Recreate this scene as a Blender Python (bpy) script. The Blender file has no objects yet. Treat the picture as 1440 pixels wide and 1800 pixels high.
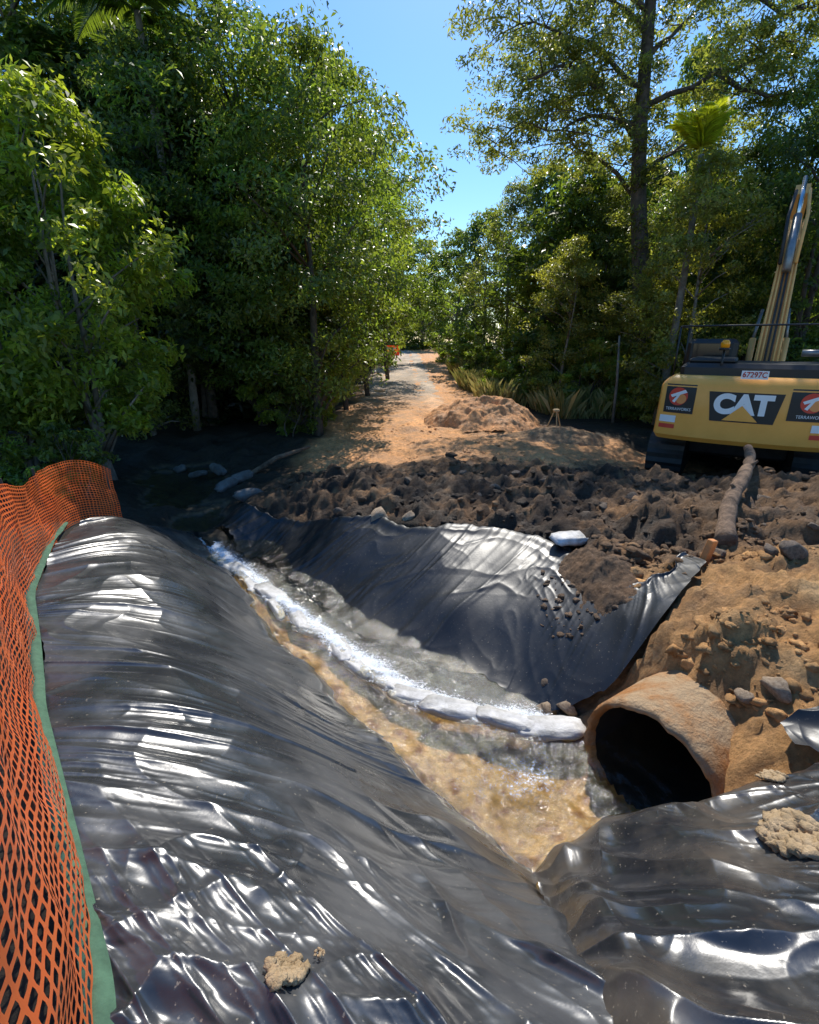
import bpy, math, random, bmesh
import numpy as np
from mathutils import Vector, Matrix
random.seed(7); RNG=np.random.default_rng(7)
S=bpy.context.scene; COL=S.collection
CZ=2.65; F=850.0; TH=math.radians(19.4); CT,ST=math.cos(TH),math.sin(TH)
# ---------------------------------------------------------------- helpers
def ray(px,py):
    u=(px-720)/F; v=(900-py)/F
    return (u, CT+ST*v, -ST+CT*v)
def at_y(px,py,Y):
    d=ray(px,py); t=Y/d[1]; return Vector((d[0]*t,Y,CZ+d[2]*t))
PERM=np.random.default_rng(3).permutation(256); PERM=np.concatenate([PERM,PERM,PERM])
def pn(x,y,seed=0):
    x=np.asarray(x,float)+seed*17.31; y=np.asarray(y,float)+seed*9.77
    xi=np.floor(x).astype(int); yi=np.floor(y).astype(int); xf=x-xi; yf=y-yi; xi&=255; yi&=255
    def g(ix,iy,dx,dy):
        h=PERM[PERM[ix&255]+(iy&255)]*(2*np.pi/256); return np.cos(h)*dx+np.sin(h)*dy
    u=xf**3*(xf*(xf*6-15)+10); v=yf**3*(yf*(yf*6-15)+10)
    a=g(xi,yi,xf,yf); b=g(xi+1,yi,xf-1,yf); c=g(xi,yi+1,xf,yf-1); d=g(xi+1,yi+1,xf-1,yf-1)
    return ((a*(1-u)+b*u)*(1-v)+(c*(1-u)+d*u)*v)*1.5
def fbm(x,y,seed=0,o=4):
    r=0; a=1; f=1
    for i in range(o): r=r+a*pn(x*f,y*f,seed+i); a*=.5; f*=2.03
    return r
def ss(a,b,x):
    t=np.clip((x-a)/(b-a),0,1); return t*t*(3-2*t)
def prop(o,label=None,cat=None,group=None,kind=None):
    if label:o['label']=label
    if cat:o['category']=cat
    if group:o['group']=group
    if kind:o['kind']=kind
    return o
def mesh(name,V,Fc,mat,smooth=False,col=None):
    me=bpy.data.meshes.new(name)
    V=np.asarray(V,dtype=np.float32).reshape(-1,3)
    if isinstance(Fc,np.ndarray):
        n,k=Fc.shape
        me.vertices.add(len(V)); me.vertices.foreach_set('co',V.ravel())
        me.loops.add(n*k); me.loops.foreach_set('vertex_index',Fc.astype(np.int32).ravel())
        me.polygons.add(n); me.polygons.foreach_set('loop_start',np.arange(0,n*k,k,dtype=np.int32))
        me.update(calc_edges=True); me.validate()
    else:
        me.from_pydata([tuple(map(float,v)) for v in V],[],Fc); me.update()
    if smooth: me.polygons.foreach_set('use_smooth',np.ones(len(me.polygons),dtype=bool))
    if col is not None:
        a=me.color_attributes.new('Col','FLOAT_COLOR','POINT')
        c=np.ones((len(V),4),dtype=np.float32); c[:,:3]=col; a.data.foreach_set('color',c.ravel())
    if mat: me.materials.append(mat)
    return me
def obj(name,me,parent=None,loc=None):
    o=bpy.data.objects.new(name,me); COL.objects.link(o)
    if parent: o.parent=parent
    if loc is not None: o.location=loc
    return o
def empty(name,loc=(0,0,0),rz=0):
    o=bpy.data.objects.new(name,None); COL.objects.link(o); o.location=loc; o.rotation_euler=(0,0,rz); o.empty_display_size=.2; return o
class G:
    def __init__(s): s.v=[]; s.f=[]
    def add(s,v,f):
        n=len(s.v); s.v+= [tuple(p) for p in v]; s.f+=[tuple(i+n for i in q) for q in f]
    def box(s,x0,x1,y0,y1,z0,z1,b=0.0):
        if b<=0:
            s.add([(x,y,z) for z in(z0,z1) for y in(y0,y1) for x in(x0,x1)],[(0,2,3,1),(4,5,7,6),(0,1,5,4),(2,6,7,3),(0,4,6,2),(1,3,7,5)])
        else:
            loops=[]
            for z,i in((z0,b),(z0+b,0),(z1-b,0),(z1,b)):
                X0,X1,Y0,Y1=x0+i,x1-i,y0+i,y1-i; c=b
                loops.append([(X0+c,Y0,z),(X1-c,Y0,z),(X1,Y0+c,z),(X1,Y1-c,z),(X1-c,Y1,z),(X0+c,Y1,z),(X0,Y1-c,z),(X0,Y0+c,z)])
            s.loft(loops)
    def loft(s,loops,cap=True):
        n=len(loops[0]); v=[p for l in loops for p in l]; f=[]
        for i in range(len(loops)-1):
            for j in range(n):
                k=(j+1)%n; f.append((i*n+j,i*n+k,(i+1)*n+k,(i+1)*n+j))
        if cap: f.append(tuple(range(n-1,-1,-1))); f.append(tuple((len(loops)-1)*n+j for j in range(n)))
        s.add(v,f)
    def tube(s,pts,rad,n=8,cap=True):
        pts=[Vector(p) for p in pts]
        if not hasattr(rad,'__len__'): rad=[rad]*len(pts)
        loops=[]; prev=None
        for i,p in enumerate(pts):
            d=(pts[min(i+1,len(pts)-1)]-pts[max(i-1,0)]).normalized()
            a=Vector((0,0,1)) if abs(d.z)<.9 else Vector((1,0,0))
            if prev is not None: a=prev
            x=(a-d*a.dot(d)).normalized(); prev=x; y=d.cross(x)
            loops.append([p+(x*math.cos(q)+y*math.sin(q))*rad[i] for q in [2*math.pi*k/n for k in range(n)]])
        s.loft(loops,cap)
    def me(s,name,mat,smooth=False): return mesh(name,s.v,s.f,mat,smooth)
    def build(s,name,mat,parent=None,smooth=False): return obj(name,s.me(name,mat,smooth),parent)
# ---------------------------------------------------------------- materials
def newmat(name):
    m=bpy.data.materials.new(name); m.use_nodes=True; nt=m.node_tree; nt.nodes.clear()
    out=nt.nodes.new('ShaderNodeOutputMaterial'); return m,nt,out
def N(nt,t,**kw):
    n=nt.nodes.new(t)
    for k,v in kw.items():
        if k in n.inputs: n.inputs[k].default_value=v
        else: setattr(n,k,v)
    return n
def noise(nt,scale,detail=6,rough=.6,coord=None):
    n=N(nt,'ShaderNodeTexNoise'); n.inputs['Scale'].default_value=scale; n.inputs['Detail'].default_value=detail; n.inputs['Roughness'].default_value=rough
    if coord: nt.links.new(coord,n.inputs['Vector'])
    return n
def ramp(nt,fac,stops):
    r=N(nt,'ShaderNodeValToRGB'); nt.links.new(fac,r.inputs['Fac']); e=r.color_ramp.elements
    while len(e)<len(stops): e.new(.5)
    for i,(p,c) in enumerate(stops):
        e[i].position=p; e[i].color=(c[0],c[1],c[2],1) if hasattr(c,'__len__') else (c,c,c,1)
    return r
def mixc(nt,fac,a,b,mode='MIX'):
    m=N(nt,'ShaderNodeMix'); m.data_type='RGBA'; m.blend_type=mode
    for i,v in((0,fac),(6,a),(7,b)):
        if isinstance(v,bpy.types.NodeSocket): nt.links.new(v,m.inputs[i])
        elif hasattr(v,'__len__'): m.inputs[i].default_value=(*v,1)
        else: m.inputs[i].default_value=v
    return m.outputs[2]
def simple(name,c1,c2=None,scale=8,rough=.6,bump=.0,metal=0,bscale=None,spec=.5,lo=.35,hi=.65,dist=.03,trans=0):
    m,nt,out=newmat(name); p=N(nt,'ShaderNodeBsdfPrincipled'); nt.links.new(p.outputs[0],out.inputs[0])
    tc=N(nt,'ShaderNodeTexCoord'); c2=c2 or tuple(x*.75 for x in c1)
    n=noise(nt,scale,8,.65,tc.outputs['Object']); r=ramp(nt,n.outputs[0],[(lo,c1),(hi,c2)])
    nt.links.new(r.outputs[0],p.inputs['Base Color']); p.inputs['Roughness'].default_value=rough; p.inputs['Metallic'].default_value=metal
    p.inputs['Specular IOR Level'].default_value=spec
    if trans>0:
        t=N(nt,'ShaderNodeBsdfTranslucent'); nt.links.new(r.outputs[0],t.inputs['Color']); mx=N(nt,'ShaderNodeMixShader'); mx.inputs[0].default_value=trans
        nt.links.new(p.outputs[0],mx.inputs[1]); nt.links.new(t.outputs[0],mx.inputs[2]); nt.links.new(mx.outputs[0],out.inputs[0])
    if bump>0:
        b=N(nt,'ShaderNodeBump'); b.inputs['Strength'].default_value=bump; b.inputs['Distance'].default_value=dist
        nb=noise(nt,bscale or scale*3,8,.7,tc.outputs['Object']); nt.links.new(nb.outputs[0],b.inputs['Height']); nt.links.new(b.outputs[0],p.inputs['Normal'])
    return m
def soilmat(name):
    m,nt,out=newmat(name); p=N(nt,'ShaderNodeBsdfPrincipled'); nt.links.new(p.outputs[0],out.inputs[0])
    tc=N(nt,'ShaderNodeTexCoord'); vc=N(nt,'ShaderNodeVertexColor'); vc.layer_name='Col'
    n1=noise(nt,1.7,10,.7,tc.outputs['Object']); n2=noise(nt,14,8,.75,tc.outputs['Object'])
    r1=ramp(nt,n1.outputs[0],[(.3,.6),(.7,1.35)]); r2=ramp(nt,n2.outputs[0],[(.3,.55),(.7,1.45)])
    c=mixc(nt,1.0,vc.outputs[0],r1.outputs[0],'MULTIPLY'); c=mixc(nt,1.0,c,r2.outputs[0],'MULTIPLY')
    nt.links.new(c,p.inputs['Base Color'])
    rr=ramp(nt,n1.outputs[0],[(.35,.45),(.6,.95)]); nt.links.new(rr.outputs[0],p.inputs['Roughness']); p.inputs['Specular IOR Level'].default_value=.3
    b=N(nt,'ShaderNodeBump'); b.inputs['Strength'].default_value=1.0; b.inputs['Distance'].default_value=.06
    n3=noise(nt,17,11,.78,tc.outputs['Object']); nt.links.new(n3.outputs[0],b.inputs['Height']); nt.links.new(b.outputs[0],p.inputs['Normal'])
    return m
def leafmat(name,base,trans,tf=.4,rough=.38):
    m,nt,out=newmat(name); p=N(nt,'ShaderNodeBsdfPrincipled'); t=N(nt,'ShaderNodeBsdfTranslucent'); mx=N(nt,'ShaderNodeMixShader'); mx.inputs[0].default_value=tf
    vc=N(nt,'ShaderNodeVertexColor'); vc.layer_name='Col'; oi=N(nt,'ShaderNodeObjectInfo')
    r=ramp(nt,oi.outputs['Random'],[(0,(.82,.9,.88)),(.5,(1,1,1)),(1,(1.2,1.12,.85))])
    c=mixc(nt,1.0,vc.outputs[0],r.outputs[0],'MULTIPLY')
    a=mixc(nt,1.0,c,base,'MULTIPLY'); bb=mixc(nt,1.0,c,trans,'MULTIPLY')
    nt.links.new(a,p.inputs['Base Color']); nt.links.new(bb,t.inputs['Color']); p.inputs['Roughness'].default_value=rough
    nt.links.new(p.outputs[0],mx.inputs[1]); nt.links.new(t.outputs[0],mx.inputs[2]); nt.links.new(mx.outputs[0],out.inputs[0])
    return m
def plasticmat(name,dust_sheen=.5,base=(.022,.024,.027),lo=.42,r0=.24,r1=.4,film=(.18,.18,.18),spec=1.0):
    m,nt,out=newmat(name); p=N(nt,'ShaderNodeBsdfPrincipled'); nt.links.new(p.outputs[0],out.inputs[0])
    tc=N(nt,'ShaderNodeTexCoord')
    n1=noise(nt,1.6,8,.65,tc.outputs['Object']); n2=noise(nt,60,3,.6,tc.outputs['Object'])
    sp=ramp(nt,n2.outputs[0],[(.66,0),(.72,1)]); fm=ramp(nt,n1.outputs[0],[(lo,0),(.8,dust_sheen)])
    c=mixc(nt,fm.outputs[0],base,film)  # neutral film paints a satin sheen on the main sheet; brown films are dust
    sm=N(nt,'ShaderNodeMath',operation='MULTIPLY'); nt.links.new(sp.outputs[0],sm.inputs[0]); nt.links.new(n1.outputs[0],sm.inputs[1])
    c=mixc(nt,sm.outputs[0],c,(.42,.36,.27)); nt.links.new(c,p.inputs['Base Color'])
    rr=ramp(nt,n1.outputs[0],[(.35,r0),(.7,r1)]); nt.links.new(rr.outputs[0],p.inputs['Roughness']); p.inputs['Specular IOR Level'].default_value=spec
    b=N(nt,'ShaderNodeBump'); b.inputs['Strength'].default_value=.05; b.inputs['Distance'].default_value=.01
    n4=noise(nt,45,4,.5,tc.outputs['Object'])
    nt.links.new(n4.outputs[0],b.inputs['Height']); nt.links.new(b.outputs[0],p.inputs['Normal'])
    return m
M={}
M['soil']=soilmat('soil'); M['leaf']=leafmat('leaf',(1.22,1.16,1.0),(3.0,2.8,.85),.5); M['grass']=leafmat('dry_grass',(1,1,1),(1.2,1.2,.8),.4,.6)
M['plastic']=plasticmat('black_plastic',.46); M['plastic2']=plasticmat('black_plastic_dull',.14,(.011,.013,.017),.5,.32,.48,(.14,.115,.085),.55); M['plastic3']=plasticmat('black_plastic_dusty',.5,(.019,.02,.023),.42,.2,.37,(.24,.19,.13))
M['bark']=simple('bark',(.14,.11,.085),(.05,.042,.033),6,.9,.6); M['palebark']=simple('pale_bark',(.28,.25,.21),(.12,.1,.08),5,.85,.4)
M['bag']=simple('white_woven_bag',(.7,.68,.65),(.36,.34,.3),7,.4,.3,bscale=60); M['dirtybag']=simple('dirty_bag',(.2,.19,.175),(.08,.07,.06),5,.75,.3,bscale=60)
M['rock']=simple('rock',(.26,.19,.13),(.1,.072,.052),5,.85,.7); M['palerock']=simple('pale_rock',(.45,.34,.23),(.24,.165,.1),5,.85,.6)
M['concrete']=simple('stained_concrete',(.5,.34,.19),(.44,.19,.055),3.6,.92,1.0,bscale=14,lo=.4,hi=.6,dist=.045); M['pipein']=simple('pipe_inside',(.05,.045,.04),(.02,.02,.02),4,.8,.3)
M['orange']=simple('orange_mesh',(1.0,.21,.05),(1.0,.17,.04),3,.45,trans=.4); M['green']=simple('green_geotextile',(.08,.17,.1),(.05,.11,.065),20,.9,.3)
M['yellow']=simple('machine_yellow',(1.0,.44,.075),(.92,.39,.06),2.5,.4,.05); M['boomyellow']=simple('boom_yellow',(.98,.5,.15),(.82,.42,.12),4,.5,.1); M['black']=simple('black_paint',(.014,.014,.014),(.02,.019,.018),4,.5); M['dark']=simple('dark_steel',(.045,.04,.036),(.025,.022,.02),6,.6,.2)
M['white']=simple('white_paint',(.88,.88,.88),(.82,.82,.8),5,.4); M['red']=simple('red_decal',(.75,.06,.03),(.68,.05,.03),5,.4); M['amber']=simple('amber_lens',(1,.4,.01),(.95,.35,.01),5,.2)
M['decal_orange']=simple('orange_decal',(.9,.35,.1),(.85,.3,.08),5,.4); M['chrome']=simple('chrome_rod',(.75,.75,.76),(.6,.6,.6),5,.25,0,1); M['grey']=simple('grey_metal',(.3,.3,.3),(.2,.2,.2),5,.4,0,.6)
M['glass']=simple('dark_glass',(.015,.018,.02),(.02,.02,.022),3,.08); M['wood']=simple('wood',(.6,.42,.2),(.42,.28,.13),7,.75,.3); M['log']=simple('log_bark',(.36,.23,.14),(.09,.055,.034),7,.9,1.0,bscale=25,dist=.06); M['tan']=simple('tan_mud',(.6,.43,.25),(.42,.29,.15),12,.95,.8)
M['pegorange']=simple('orange_timber',(.8,.3,.08),(.45,.2,.08),8,.7)
# ---------------------------------------------------------------- terrain
PR=.46
PO=Vector((1.48,2.3,.11)); PD=Vector((.85,.53,0)).normalized()
ctrl=[(-5,9.6,-.2),(-4,8.2,-.2),(-3.2,7,-.22),(-2.3,6.05,-.2),(-1.4,4.85,-.18),(-.6,3.8,-.15),(.2,3.0,-.14),(.8,2.35,-.13),(1.2,2.3,-.2),(.65,1.95,-.1),
(-1.9,6.1,-.12),(-1.0,4.9,-.12),(-.1,3.8,-.12),(.6,3.1,-.1),(-1.55,5.68,-.04),(-.42,4.35,-.04),(.35,3.7,-.04),
(-2.62,5.5,.02),(-1.42,3.9,.02),(-.5,2.75,.02),(.2,2.05,.02),(.55,1.75,.05),
(-.4,.1,1.15),(-.75,.75,1.15),(-1.62,1.68,1.07),(-2.55,2.84,1.0),(-3.45,4.4,.82),(-3.7,5.2,.72),(-1.25,2.15,.95),(-.9,2.35,.62),(-2.1,3.6,.85),(-1.75,3.75,.5),(-2.75,4.6,.78),(-3.2,5.2,.68),(-3.0,5.9,.25),(-2.5,5,.4),(-.85,1.3,1.02),(-.4,1.6,.75),
(-2.2,1.6,1.0),(-3.3,3,.9),(-4.6,4.6,.7),(-4.6,6.2,.45),(-6.3,8.3,.45),(-6,6,.5),(-5,2,.9),(-4.2,6.6,.25),(-3.9,7.3,.12),(-5.2,8.3,.25),(-3.4,8.3,.1),
(0,-.5,1.1),(1.5,-.5,1.1),(0,.7,1.05),(0,1.5,.5),(.34,1.0,.72),(.86,.96,.82),(1.4,1.1,.88),(.64,1.5,.26),(.98,1.7,.3),(1.46,1.7,.5),(1.95,1.6,.72),(2.6,1.7,.8),(2.6,.8,1.0),(4,1,1.1),(.2,1.75,.35),
(1.6,1.95,.2),(1.75,2.02,.38),(2.05,2.0,.6),(1.9,2.2,.52),(2.1,2.36,.7),(2.33,2.83,.95),(1.85,3.13,.66),(1.5,2.85,.2),(2.3,3.66,.8),(1.72,2.45,.15),(1.6,2.37,-.1),(2.9,2.3,.95),(3.2,3.2,1.05),(1.95,2.6,.74),(4,2.5,1.1),
(-2.55,6.95,.25),(-.89,5.95,.42),(.4,5.3,.54),(1.47,4.85,.58),(1.68,4.1,.58),(1.3,3.4,.27),(.41,4.05,.18),(1.0,3.1,-.05),(1.0,4.2,.34),(.0,4.75,.24),(-.75,5.25,.18),
(-.15,7,.66),(1.44,6.5,.72),(2.75,5.85,.76),(3.7,5.1,.86),(3.8,4.2,.92),(5.6,6.2,.95),(4.3,7.0,.62),(3.1,9.4,.5),(-.2,9.8,.42),(-1.9,8.9,.3),(-1.6,7.2,.45),(-2.7,8.0,.2),(5.5,8,.1),(7,10,.05),(8.5,8.5,.4),(6,12.5,.25),(8,6,1.1),(6.5,4,1.2),(0,13,.36),(3,13,.38),(-3.5,11.5,.35),(-6,12,.4),(-9,9,.5),(-9,2,.8),(10,2,1.2),(10,12,.5)]
CP=np.array(ctrl); CXY=CP[:,:2]
def kern(d2): return np.sqrt(d2+.12**2)
A=kern(((CXY[:,None]-CXY[None])**2).sum(-1)); n=len(CP)
AA=np.zeros((n+1,n+1)); AA[:n,:n]=A-np.eye(n)*.015; AA[:n,n]=1; AA[n,:n]=1
WT=np.linalg.solve(AA,np.concatenate([CP[:,2],[0]]))
def terr(x,y):
    x=np.asarray(x,float); y=np.asarray(y,float); sh=x.shape; xf=x.ravel(); yf=y.ravel()
    w=ss(0,1,(np.maximum(np.maximum(-7-xf,xf-8),np.maximum(yf-11,-.8-yf)))/3.)
    r=.38+.08*pn(xf*.15,yf*.15,4)+1.45*ss(14,58,yf); ii=np.nonzero(w<1)[0]
    for i in range(0,len(ii),20000):
        k=ii[i:i+20000]; X=np.clip(xf[k],-9.5,10.5); Y=np.clip(yf[k],-1,13.5)
        d2=(X[:,None]-CXY[None,:,0])**2+(Y[:,None]-CXY[None,:,1])**2
        r[k]=r[k]*w[k]+(kern(d2)@WT[:n]+WT[n])*(1-w[k])
    return r.reshape(sh)
def tz(x,y): return float(terr(np.array([x]),np.array([y]))[0])
def hit(px,py,up=0):
    d=ray(px,py); ts=np.arange(.6,40,.02); zz=CZ+d[2]*ts-terr(d[0]*ts,d[1]*ts)-up; k=np.argmax(zz<0); t=ts[k]
    return Vector((d[0]*t,d[1]*t,CZ+d[2]*t))
def resample(P,n):
    P=np.array(P,float)
    L=np.concatenate([[0],np.cumsum(np.linalg.norm(np.diff(P,axis=0),axis=1))]); s=np.linspace(0,L[-1],n)
    Q=np.stack([np.interp(s,L,P[:,k]) for k in range(P.shape[1])],1)
    k=max(3,n//30)|1; pad=np.concatenate([np.repeat(Q[:1],k//2,0)+(np.arange(-(k//2),0)[:,None])*(Q[1]-Q[0]),Q,np.repeat(Q[-1:],k//2,0)+(np.arange(1,k//2+1)[:,None])*(Q[-1]-Q[-2])])
    return np.stack([np.convolve(pad[:,j],np.ones(k)/k,'valid') for j in range(P.shape[1])],1)
def param(Pa,Pb,n):
    Pa=np.array(Pa,float); Pb=np.array(Pb,float); mid=(Pa+Pb)/2
    L=np.concatenate([[0],np.cumsum(np.linalg.norm(np.diff(mid,axis=0),axis=1)+.05)]); s=np.linspace(0,L[-1],n)
    def sm(P):
        Q=np.stack([np.interp(s,L,P[:,k]) for k in(0,1)],1); k=max(3,n//16)|1
        pad=np.concatenate([2*Q[:1]-Q[1:k//2+1][::-1],Q,2*Q[-1:]-Q[-k//2:-1][::-1]])
        return np.stack([np.convolve(pad[:,j],np.ones(k)/k,'valid') for j in(0,1)],1)[:n]
    return sm(Pa),sm(Pb)
FENCE=[(-.36,-.1),(-.5,.3),(-.7,.67),(-1.6,1.68),(-2.52,2.84),(-3.25,4.05),(-3.58,4.7),(-3.6,5.05),(-3.46,5.5)]
LA=[(-.33,-.3),(-.47,.2),(-.69,.68),(-1.05,1.09),(-1.36,1.42),(-1.63,1.75),(-2.09,2.35),(-2.51,2.85),(-3.24,4.1),(-3.5,4.9)]
LB=[(.62,-.3),(.58,.3),(.55,.8),(.68,1.5),(.66,1.86),(.34,2.18),(-.36,2.9),(-1.25,4.05),(-2.5,5.75),(-3.05,6.45)]
RA=[(-2.75,7.1),(-.89,6.0),(.4,5.35),(1.45,4.95),(1.66,4.35),(1.62,3.8),(1.88,3.55),(2.45,3.88)]
RB=[(-2.9,6.7),(-1.6,5.5),(-.5,4.15),(.27,3.55),(.78,3.15),(1.2,2.9),(1.7,2.98),(2.55,3.72)]
FA=[(.38,-.3),(.9,-.3),(1.5,-.3),(2.2,-.3),(3.0,-.3)]
FB=[(.58,1.64),(.98,1.84),(1.46,1.84),(1.9,1.78),(2.7,1.95)]
def pip(poly,x,y):
    inside=np.zeros(x.shape,bool); n=len(poly); j=n-1
    for i in range(n):
        xi,yi=poly[i]; xj,yj=poly[j]
        c=((yi>y)!=(yj>y))&(x<(xj-xi)*(y-yi)/(yj-yi+1e-12)+xi); inside^=c; j=i
    return inside
polys=[LA+LB[::-1],RA+RB[::-1],FA+FB[::-1]]
TX=[-9,-2.75,-.89,.4,1.4,1.6,1.85,2.45,3.5,9]; TY=[7.4,7.1,6,5.35,4.9,4.0,3.65,3.8,3.7,3.2]
def masks(x,y):
    tl=np.interp(x,TX,TY)+.25*pn(x*2,y*2,9)
    yy=y+.8*pn(x*.8,y*.8,5)-.3*np.maximum(x-2,0)+.35*fbm(x*2.5,y*2.5,11,3)
    dark=ss(-.15,.25,y-tl)*(1-ss(7.4,9.0,yy))*ss(-3.0,-2.0,x+.3*pn(x,y,6))
    tan=ss(1.2,1.7,x)*(1-ss(-.1,.3,y-tl))*ss(1.4,1.9,y)
    clay=ss(7.4,9.0,yy)*ss(-2.7,-1.9,x+.5*pn(y*.6,x,7))*(1-ss(2.8+3*ss(16,9,y),3.8+3*ss(16,9,y),x+.8*pn(y*.5,x,8)))*(1-ss(60,66,y))
    return dark,tan,clay
def gcol(x,y,z):
    dark,tan,clay=masks(x,y)
    c=np.zeros(x.shape+(3,)); c[:]=(.045,.034,.022)
    def mix(w,col):
        nonlocal c; c=c*(1-w[...,None])+np.array(col)*w[...,None]
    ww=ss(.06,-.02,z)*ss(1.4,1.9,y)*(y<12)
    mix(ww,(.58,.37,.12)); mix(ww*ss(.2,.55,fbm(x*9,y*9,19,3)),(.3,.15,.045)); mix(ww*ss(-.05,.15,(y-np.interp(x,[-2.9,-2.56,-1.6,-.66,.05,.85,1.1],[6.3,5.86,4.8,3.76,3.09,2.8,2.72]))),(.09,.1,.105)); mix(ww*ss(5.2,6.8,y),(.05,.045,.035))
    mix(clay,(.72,.36,.15)); mix(dark,(.062,.04,.026)); mix(dark*ss(-.05,.45,fbm(x*1.3,y*1.3,12))*.75,(.23,.13,.065)); mix(dark*ss(.35,.7,fbm(x*2.1,y*2.1,14))*.6,(.4,.22,.1)); mix(dark*ss(1.9,3.5,x-.0)*.6*ss(7.5,5.5,y),(.27,.155,.075))
    mix(tan,(.58,.31,.12)); mix(tan*ss(.1,.6,fbm(x*2,y*2,15))*.7,(.66,.43,.21)); mix(tan*ss(.2,.6,fbm(x*3,y*3,17))*.5,(.3,.15,.06))
    return c
def gz(x,y):
    z=terr(x,y); dark,tan,clay=masks(x,y); oth=(1-np.maximum(np.maximum(dark,tan),clay))*ss(5.5,6.5,y)*ss(14,11,y)
    rd=1-np.abs(fbm(x*2.2,y*2.2,25,5)); cl=np.abs(fbm(x*1.5,y*1.5,21,5))
    z=z+dark*(.24*(cl-.25)+.12*(rd-.5)+.05*np.abs(fbm(x*7,y*7,29,3)))+tan*(.1*fbm(x*2.5,y*2.5,28,5)+.07*(np.abs(fbm(x*6,y*6,29,4))-.2))+clay*(.06*fbm(x*1.5,y*1.5,31,5)+.035*np.abs(fbm(x*5,y*5,33,4)))+oth*(.13*fbm(x*1.4,y*1.4,35,4))
    return z
def geo(a,b,step,g):
    r=[];v=a;s=step
    while v<b: s*=g; v+=s; r.append(v)
    return np.array(r)
xs=np.concatenate([-5-geo(0,400,.06,1.1)[::-1],np.arange(-5,7.5,.036),7.5+geo(0,400,.05,1.13)])
ys=np.concatenate([-.6-geo(0,100,.05,1.3)[::-1],np.arange(-.6,10.5,.036),10.5+geo(0,30,.045,1.02),10.5+geo(0,30,.045,1.02)[-1]+geo(0,600,.7,1.15)])
XX,YY=np.meshgrid(xs,ys); ZZ=gz(XX,YY)
low=np.zeros(XX.shape,bool)
for p in polys: low|=pip(p,XX,YY)
ZZ=np.where(low,terr(XX,YY)-.1,ZZ)
def gridfaces(nr,nc):
    i=np.arange(nr*nc).reshape(nr,nc); return np.stack([i[:-1,:-1],i[:-1,1:],i[1:,1:],i[1:,:-1]],-1).reshape(-1,4)
Vg=np.stack([XX,YY,ZZ],-1).reshape(-1,3); Fg=gridfaces(len(ys),len(xs))
cen=Vg[Fg].mean(1)-np.array(PO); al=cen@np.array(PD); rr=np.linalg.norm(cen-al[:,None]*np.array(PD),axis=1)
Fg=Fg[~((al>-.03)&(al<4)&(rr<PR-.03))]
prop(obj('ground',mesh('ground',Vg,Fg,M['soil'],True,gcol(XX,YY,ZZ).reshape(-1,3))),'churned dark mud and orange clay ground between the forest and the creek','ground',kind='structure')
# road
ry=np.concatenate([np.arange(13,40,.2),np.arange(40,80,.5)]); rx=np.linspace(-1,1,34)
cx=-.25-.02*(ry-15)-np.where(ry>46,(ry-46)**2*.014,0); hw=1.5+.2*ss(13,20,ry)
RX=cx[:,None]+rx[None]*(hw[:,None]+.18*pn(ry*.7,ry*0,40)[:,None]); RY=np.repeat(ry[:,None],34,1)
RZ=terr(RX,RY)+.06*(1-rx[None]**4)*ss(13,15,RY)+.01-.05*np.exp(-((np.abs(rx[None])-.5)/.13)**2)+.025*fbm(RX*2,RY*2,41)-.06*ss(14.5,13,RY)
RC=np.zeros(RX.shape+(3,)); kk=ss(15,24,RY)[...,None]; RC[:]=np.array([.7,.36,.155])*(1-kk)+np.array([.52,.4,.29])*kk; RC*=(1+.4*fbm(RX*1.2,RY*.5,43))[...,None]
prop(obj('road',mesh('road',np.stack([RX,RY,RZ],-1).reshape(-1,3),gridfaces(len(ry),34),M['soil'],True,np.clip(RC,.03,1).reshape(-1,3))),'pale gravel track running away between the trees','road',kind='structure')
# water
m,nt,out=newmat('creek_water'); tc=N(nt,'ShaderNodeTexCoord'); vc=N(nt,'ShaderNodeVertexColor'); vc.layer_name='Col'
gl=N(nt,'ShaderNodeBsdfGlossy'); gl.inputs['Roughness'].default_value=.1; tr=N(nt,'ShaderNodeBsdfTransparent'); tr.inputs['Color'].default_value=(.97,.92,.78,1)
fr=N(nt,'ShaderNodeFresnel'); fr.inputs['IOR'].default_value=1.6; mx=N(nt,'ShaderNodeMixShader'); df=N(nt,'ShaderNodeBsdfDiffuse'); df.inputs['Color'].default_value=(.8,.84,.88,1); mx2=N(nt,'ShaderNodeMixShader')
n1=noise(nt,9,5,.6,tc.outputs['Object']); n2=noise(nt,44,4,.7,tc.outputs['Object'])
b=N(nt,'ShaderNodeBump'); b.inputs['Strength'].default_value=1; b.inputs['Distance'].default_value=.016; nt.links.new(n1.outputs[0],b.inputs['Height'])
b2=N(nt,'ShaderNodeBump'); b2.inputs['Strength'].default_value=1; b2.inputs['Distance'].default_value=.007; nt.links.new(n2.outputs[0],b2.inputs['Height']); nt.links.new(b.outputs[0],b2.inputs['Normal'])
for q in(gl,fr): nt.links.new(b2.outputs[0],q.inputs['Normal'])
ge=N(nt,'ShaderNodeNewGeometry'); iv=N(nt,'ShaderNodeMath',operation='SUBTRACT'); iv.inputs[0].default_value=1; nt.links.new(ge.outputs['Backfacing'],iv.inputs[1])
mf=N(nt,'ShaderNodeMath',operation='MULTIPLY'); nt.links.new(fr.outputs[0],mf.inputs[0]); nt.links.new(iv.outputs[0],mf.inputs[1])   # sunlight passes down to the bed
nt.links.new(mf.outputs[0],mx.inputs[0]); nt.links.new(tr.outputs[0],mx.inputs[1]); nt.links.new(gl.outputs[0],mx.inputs[2])
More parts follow.
